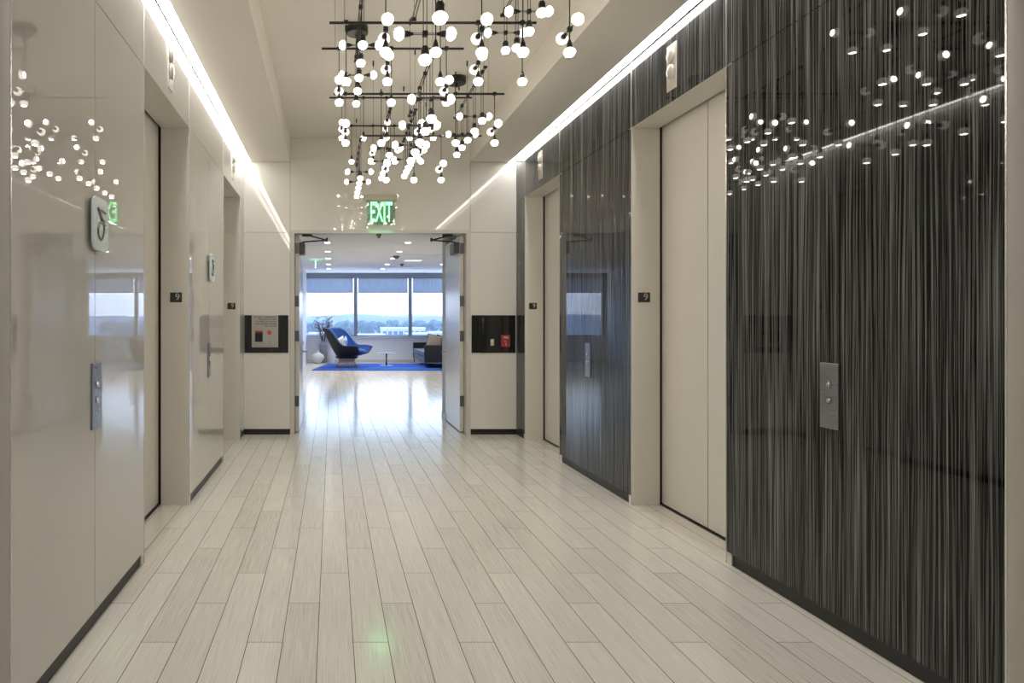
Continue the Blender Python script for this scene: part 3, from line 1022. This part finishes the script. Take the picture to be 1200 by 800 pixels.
def cushion(name, m_, c, sz, rot, label, cat='cushion', piping=None):
    o_ = MB()
    n_ = 14
    def surf(side):
        g_ = [[None] * (n_ + 1) for _ in range(n_ + 1)]
        for i in range(n_ + 1):
            for j in range(n_ + 1):
                u, v = 2 * i / n_ - 1, 2 * j / n_ - 1
                k = (1 - u ** 4) * (1 - v ** 4)
                pinch = 1 - .07 * (1 - abs(u * v))
                g_[i][j] = o_.bm.verts.new((u * sz[0] / 2 * pinch, side * (k ** .6) * sz[1] / 2, v * sz[2] / 2 * pinch))
        for i in range(n_):
            for j in range(n_):
                q = (g_[i][j], g_[i + 1][j], g_[i + 1][j + 1], g_[i][j + 1])
                f_ = o_.bm.faces.new(q if side < 0 else q[::-1]); f_.smooth = True
    surf(-1); surf(1)
    bmesh.ops.remove_doubles(o_.bm, verts=o_.bm.verts, dist=.0005)
    ob = o_.build(name, m_)
    ob.location = c
    ob.rotation_euler = rot
    tag(ob, label, cat)
    if piping:
        pp = MB()
        q = []
        for k in range(49):
            a = 2 * PI * k / 48
            cu, su = math.cos(a), math.sin(a)
            mx = max(abs(cu), abs(su))
            u, v = cu / mx, su / mx
            pinch = 1 - .07 * (1 - abs(u * v))
            q.append((u * sz[0] / 2 * pinch, 0, v * sz[2] / 2 * pinch))
        pp.path(q, .011, 6)
        pp.build('piping', piping, ob)
    return ob

# blue and black lounge chair
LC = (.44, 20.35, .026)
lc = empty('lounge_chair', LC, R(-25))
tag(lc, 'blue lounge chair with black outer shell on a bronze wire base', 'chair')
LCI = []
def shell_pt(u, v, off=0.0):
    """u -1..1 round the shell from one arm tip over the back to the other, v 0..1 from the base rim up to the top rim"""
    a = u * R(152)
    back = max(0.0, math.cos(a * .62)) ** 2.2
    rx = .56 + .20 * max(0, math.cos(a))
    ex = -math.cos(a) * rx if math.cos(a) > 0 else -math.cos(a) * .66
    ey = math.sin(a) * .60 if abs(a) < PI / 2 else math.copysign(.60 - .05 * (abs(a) - PI / 2), a)
    if abs(a) > PI / 2:
        ex = (abs(a) - PI / 2) / R(62) * .62
    armz = .64
    w_ = max(0.0, min(1.0, (math.cos(a) + .30) / 1.02))
    w_ = w_ * w_ * (3 - 2 * w_)
    topz = armz + (1.14 - armz) * w_
    bx, by = (-math.cos(a) * .26 if abs(a) < PI / 2 else (abs(a) - PI / 2) / R(62) * .56), math.sin(min(abs(a), PI / 2)) * .34 * (1 if a >= 0 else -1)
    if abs(a) > PI / 2: by = math.copysign(.34, a)
    tipr = max(0.0, (abs(u) - .92) / .08)
    botz = .285 + .12 * max(0.0, (abs(u) - .62) / .38) ** 1.4
    topz -= .035 * tipr
    t_ = v ** .85
    x = bx + (ex - bx) * t_
    y = by + (ey - by) * (1 - max(0.0, 1 - v) ** 1.5)
    z = botz + (topz - botz) * v
    n_ = Vector((x, y, 0))
    if n_.length > 0:
        n_.normalize()
    return Vector((x, y, z)) - n_ * off
def shell(off0, off1, v0, v1, name, m_, parent, nu=48, nv=14):
    o_ = MB()
    rows = []
    ring = [(v0 + (v1 - v0) * j / nv, off0) for j in range(nv + 1)] + [(v0 + (v1 - v0) * j / nv, off1) for j in range(nv, -1, -1)]
    for i in range(nu + 1):
        u = -1 + 2 * i / nu
        rows.append([o_.bm.verts.new(shell_pt(u, v_, of_)) for v_, of_ in ring])
    k = len(ring)
    for a, b in zip(rows, rows[1:]):
        for j in range(k):
            f_ = o_.bm.faces.new((a[j], b[j], b[(j + 1) % k], a[(j + 1) % k])); f_.smooth = True
    o_.bm.faces.new(rows[0]); o_.bm.faces.new(rows[-1][::-1])
    return o_.build(name, m_, parent)
shell(0, .035, 0, 1.0, 'outer_shell', M['shell'], lc)
shell(.036, .10, .05, 1.012, 'inner_upholstery', M['blue'], lc)
sc_ = MB()
sc_.lathe([(.20, .37), (.30, .375), (.355, .40), (.37, .46), (.35, .515), (.20, .54), (.02, .545)], (.0, 0, 0), 36)
for v in sc_.bm.verts:
    v.co.x = v.co.x * 1.25 + .12
    v.co.y *= 1.05
sc_.build('seat_cushion', M['blue'], lc)
un = MB().lathe([(.02, .245), (.30, .25), (.34, .275), (.34, .30), (.02, .305)], (0, 0, 0), 36)
un.build('under_frame', M['shell'], lc)
wb = MB()
prof = [(.325, 0.004), (.30, .06), (.255, .13), (.232, .18), (.240, .22), (.275, .262)]
for k in range(72):
    a = 2 * PI * k / 72
    wb.path([(q * math.cos(a), q * math.sin(a), z) for q, z in prof], .0055, 5)
for q, z in ((.325, .006), (.236, .20), (.275, .260)):
    wb.path([(q * math.cos(2 * PI * k / 48), q * math.sin(2 * PI * k / 48), z) for k in range(49)], .007, 6)
wb.build('wire_base', M['wire'], lc)
rz = R(-25)
def on_chair(x, y, z):
    return (LC[0] + x * math.cos(rz) - y * math.sin(rz), LC[1] + x * math.sin(rz) + y * math.cos(rz), z)
cushion('throw_cushion', M['whitefab'], on_chair(-.12, -.20, .72), (.36, .12, .36), (R(0), R(-22), rz + R(60)), 'white cushion standing on the seat of the blue lounge chair')
cushion('throw_cushion', M['paleblue'], on_chair(-.12, .17, .72), (.34, .12, .34), (R(0), R(-22), rz + R(110)), 'pale blue cushion standing on the seat of the blue lounge chair')

# small round table
tb = empty('side_table', (1.675, 21.0, .018))
tag(tb, 'small low round pedestal table standing on the blue rug', 'table')
MB().lathe([(.05, .360), (.24, .368), (.268, .375), (.27, .384), (.26, .388), (.02, .389)], (0, 0, 0), 40).build('tabletop', M['greyceramic'], tb)
MB().lathe([(.032, .365), (.026, .34), (.020, .26), (.019, .15), (.026, .08), (.045, .035), (.06, .018)], (0, 0, 0), 28).build('stem', M['base'], tb)
MB().lathe([(.21, 0), (.21, .006), (.15, .012), (.08, .020), (.045, .034)], (0, 0, 0), 36).build('foot', M['chrome'], tb)

# sofa, seen from its arm end, facing left
sf = empty('sofa', (3.15, 21.25, .018))
tag(sf, 'charcoal sofa with slim black legs beside the open right door leaf', 'sofa')
Ls = 1.42
for s_ in (-1, 1):
    MB().box((-.46, s_ * Ls, .16), (.50, s_ * (Ls - .11), .665), .018).build('armrest', M['sofa'], sf)
MB().box((-.44, -Ls + .10, .16), (.46, Ls - .10, .30), .015).build('seat_frame', M['seatsheen'], sf)
for k in range(2):
    a = -Ls + .115 + k * (Ls - .115)
    MB().box((-.46, a, .305), (.24, a + Ls - .12, .47), .035).build('seat_cushion', M['seatsheen'], sf)
bk = MB()
bk.prism([(.26, -Ls + .10, .30), (.52, -Ls + .10, .16), (.68, -Ls + .10, .80), (.60, -Ls + .10, .84), (.40, -Ls + .10, .82)], (0, 2 * Ls - .2, 0))
bk.build('backrest', M['sofa'], sf)
for x in (-.42, .44):
    for y in (-Ls + .05, Ls - .05):
        MB().tube((x, y, 0), (x, y, .17), .011, .020, 10).build('leg', M['base'], sf)
cushion('throw_cushion', M['taupe'], (3.02, 20.12, .76), (.46, .15, .46), (R(-24), R(10), R(-12)), 'taupe cushion with dark edge leaning on the arm of the charcoal sofa', piping=M['sofa'])
cushion('throw_cushion', M['sofa'], (3.24, 20.38, .74), (.44, .14, .44), (R(-12), R(14), R(-42)), 'black cushion with white piping behind the taupe one on the sofa', piping=M['whitefab'])

# vases by the window
vz = MB().lathe([(.095, 0), (.105, .02), (.15, .08), (.205, .17), (.212, .22), (.18, .285), (.10, .335), (.055, .365), (.05, .395), (.062, .415), (.045, .41), (.04, .36)], (0, 0, 0), 36)
o = vz.build('vase', M['ceramic']); o.location = (-.46, 22.30, 0)
tag(o, 'squat white round-bellied vase on the floor by the lounge window', 'vase')
vz = MB().lathe([(.115, 0), (.125, .02), (.135, .3), (.137, .58), (.12, .645), (.078, .68), (.078, .715), (.09, .73), (.07, .725), (.066, .66)], (0, 0, 0), 36)
o = vz.build('vase', M['greyceramic']); o.location = (-.29, 22.72, 0)
tag(o, 'tall mottled grey cylindrical vase holding coral branches', 'vase')
vz = MB().lathe([(.085, 0), (.095, .02), (.11, .2), (.10, .36), (.06, .43), (.07, .46), (.05, .455)], (0, 0, 0), 32)
o = vz.build('vase', M['paleceramic']); o.location = (-.03, 22.72, 0)
tag(o, 'pale grey vase on the floor between grey vase and blue chair', 'vase')
random.seed(5)
br = MB()
bl = MB()
for k in range(12):
    a = random.uniform(0, 2 * PI)
    tilt = random.uniform(.08, .42)
    L_ = random.uniform(.55, .85)
    p0 = Vector((0, 0, -.45))
    pts = [p0, Vector((math.cos(a) * .04, math.sin(a) * .04, .0))]
    d_ = Vector((math.cos(a) * tilt, math.sin(a) * tilt * .5, 1)).normalized()
    for q in range(1, 7):
        pts.append(pts[1] + d_ * L_ * q / 6 + Vector((random.uniform(-.03, .03), random.uniform(-.03, .03), 0)))
    br.path(pts, [.010] * 3 + [.009, .008, .007, .006, .004], 5)
    for q in range(3, 8):
        for _ in range(2):
            sgn = random.choice((-1, 1))
            e_ = pts[q] + Vector((sgn * random.uniform(.06, .16), random.uniform(-.08, .08), random.uniform(.03, .12)))
            br.path([pts[q], e_], [.005, .003], 4)
            if random.random() < .5:
                bl.ball(e_, random.uniform(.012, .024), 6, 5)
                bl.ball((pts[q] + e_) / 2, random.uniform(.010, .018), 6, 5)
o = br.build('branch_bouquet', M['branch']); o.location = (-.29, 22.72, .715)
tag(o, 'bare branches with coral blossoms standing in the tall grey vase', 'branches')
q = bl.build('blossoms', M['blossom'], o)

# reception counter beyond the right-hand leaf (seen mirrored in the left wall)
r = empty('reception_counter', (3.53, 11.9, 0))
tag(r, 'white reception counter beyond the right door leaf, mirrored in the left wall', 'counter')
MB().prism([(-1.20, -.6, .02), (1.8, -.6, .02), (1.8, .5, .02), (-1.48, .5, .02)], (0, 0, 1.03)).build('counter_body', M['desk'], r)
MB().prism([(-1.23, -.63, 1.05), (1.83, -.63, 1.05), (1.83, .53, 1.05), (-1.52, .53, 1.05)], (0, 0, .035)).build('countertop', M['doorleaf'], r)
MB().box((-1.15, -.55, 0), (1.75, .45, .03)).build('plinth', M['base'], r)
fa = MB().path([(2.65, 11.75, 1.085), (2.65, 11.75, 1.34), (2.68, 11.75, 1.37), (2.74, 11.75, 1.37), (2.77, 11.75, 1.34), (2.77, 11.75, 1.30)], .012, 8)
tag(fa.build('counter_faucet', M['chrome']), 'curved chrome faucet on the white reception counter', 'faucet')

# ------------------------------------------------------------------ the view outside
GZ = -22.0
struct(MB().box((-5000, 60, GZ - 1), (5000, 6500, GZ)).build('ground', M['ground']))
random.seed(11)
def ridge(name, y0, depth, hs, m_, x0=-3800, x1=3800, n=90, seedv=0.0):
    o_ = MB()
    rows = []
    nj = 12
    for j in range(nj + 1):
        row = []
        for i in range(n + 1):
            x = x0 + (x1 - x0) * i / n
            t_ = j / nj
            prof = math.sin(min(1.0, t_ * 1.25) * PI / 2) ** 1.2
            hgt = hs(x) * prof
            hgt *= 1 + .07 * math.sin(x * .021 + j * 1.7 + seedv) + .04 * math.sin(x * .06 + j)
            row.append(o_.bm.verts.new((x, y0 + depth * t_, GZ - 2 + hgt)))
        rows.append(row)
    for a, b in zip(rows, rows[1:]):
        for i in range(n):
            f_ = o_.bm.faces.new((a[i], a[i + 1], b[i + 1], b[i])); f_.smooth = True
    ob = o_.build(name, m_)
    struct(ob)
    return ob
ridge('hillside_far', 3300, 1500, lambda x: 60 + 20 * math.exp(-((x + 450) / 420) ** 2) + 8 * math.sin(x * .0031), M['hill'])
ridge('hillside_near', 2100, 900, lambda x: 46 + 6 * math.sin(x * .006 + 1) + 4 * math.sin(x * .017), M['hill'], seedv=2.0)

def tree_mesh(seed, kind):
    random.seed(seed)
    t_ = MB()
    for _ in range(16):
        a = random.uniform(0, 2 * PI)
        if kind == 0:
            zz = random.uniform(.35, .9); q = random.uniform(0, .30)
            rr = random.uniform(.16, .26)
        else:
            zz = random.uniform(.2, .95); q = (1 - zz) * random.uniform(0, .30)
            rr = .10 + .12 * (1 - zz)
        g_ = bmesh.ops.create_icosphere(t_.bm, subdivisions=2, radius=rr)
        for v in g_['verts']:
            v.co *= random.uniform(.86, 1.14)
            v.co += Vector((math.cos(a) * q, math.sin(a) * q, zz))
    return t_
crowns = [proto(tree_mesh(s, 0 if s % 3 else 1), 'crown', M['leafgreen']) for s in range(5)]
trunk_me = proto(MB().tube((0, 0, 0), (0, 0, .5), .03, .02, 8), 'trunk', M['branch'])
random.seed(21)
placed = []
k = 0
for _ in range(4000):
    if k >= 150:
        break
    y = random.uniform(1000, 1250) if random.random() < .6 else random.uniform(1250, 1900)
    x = (random.uniform(-.07, .19) if k < 110 else random.uniform(.19, .34)) * y
    s_ = random.uniform(15, 21) * (1.0 if y < 1250 else 1.25)
    if any((x - a_) ** 2 + (y - b_) ** 2 < (.62 * (s_ + c_)) ** 2 for a_, b_, c_ in placed):
        continue
    placed.append((x, y, s_))
    t_ = inst(crowns[k % 5], 'tree', None, (x, y, GZ))
    t_.scale = (s_ * 1.15, s_ * 1.15, s_)
    t_.rotation_euler = (0, 0, random.uniform(0, 6.28))
    tag(t_, 'dark green tree in the hazy valley beyond the lounge windows', 'tree', 'distant trees in the valley outside')
    inst(trunk_me, 'trunk', t_, (0, 0, 0))
    k += 1

def building(x, y, wx, wy, h, label, strip=True):
    r_ = empty('building', (x, y, GZ))
    tag(r_, label, 'building')
    MB().box((-wx / 2, -wy / 2, 0), (wx / 2, wy / 2, h)).build('wall', M['bwall'], r_)
    MB().box((-wx / 2 - .6, -wy / 2 - .6, h), (wx / 2 + .6, wy / 2 + .6, h + 1.6), .1).build('roof', M['roofwhite'], r_)
    n_ = max(3, int(wx / 7))
    for k in range(n_):
        x0 = -wx / 2 + wx * (k + .15) / n_
        MB().box((x0, -wy / 2 - .15, h * .45), (x0 + wx * .7 / n_, -wy / 2 + .1, h * .78)).build('window', M['darkglass'], r_)
building(93, 900, 56, 30, 14.5, 'long low white-roofed building seen through the middle lounge window')
building(104, 840, 26, 18, 8.5, 'small white block in front of the long white-roofed building')
building(140, 880, 32, 24, 9.5, 'white-roofed block seen through the window behind the sofa')
building(50, 870, 34, 22, 6.5, 'low pale building left of the long white-roofed building')
building(-14, 930, 34, 22, 7.5, 'low pale building behind the coral branches outside')
building(215, 900, 44, 26, 10.0, 'pale building farthest right beyond the sofa window')

# valley haze: a very thin scattering air layer
hz = MB().box((-4200, 150, GZ - 1), (4200, 5200, 170)).build('valley_haze', None)
hz.data.materials.clear()
hm = bpy.data.materials.new('valley haze air')
hm.use_nodes = True
hn, hl = hm.node_tree.nodes, hm.node_tree.links
hn.clear()
ho = hn.new('ShaderNodeOutputMaterial')
hv = hn.new('ShaderNodeVolumeScatter')
hv.inputs['Color'].default_value = (.74, .82, .96, 1)
hv.inputs['Density'].default_value = .0003
hl.new(hv.outputs[0], ho.inputs['Volume'])
hz.data.materials.append(hm)
tag(hz, 'thin blue haze lying over the valley outside the windows', 'haze', kind='stuff')
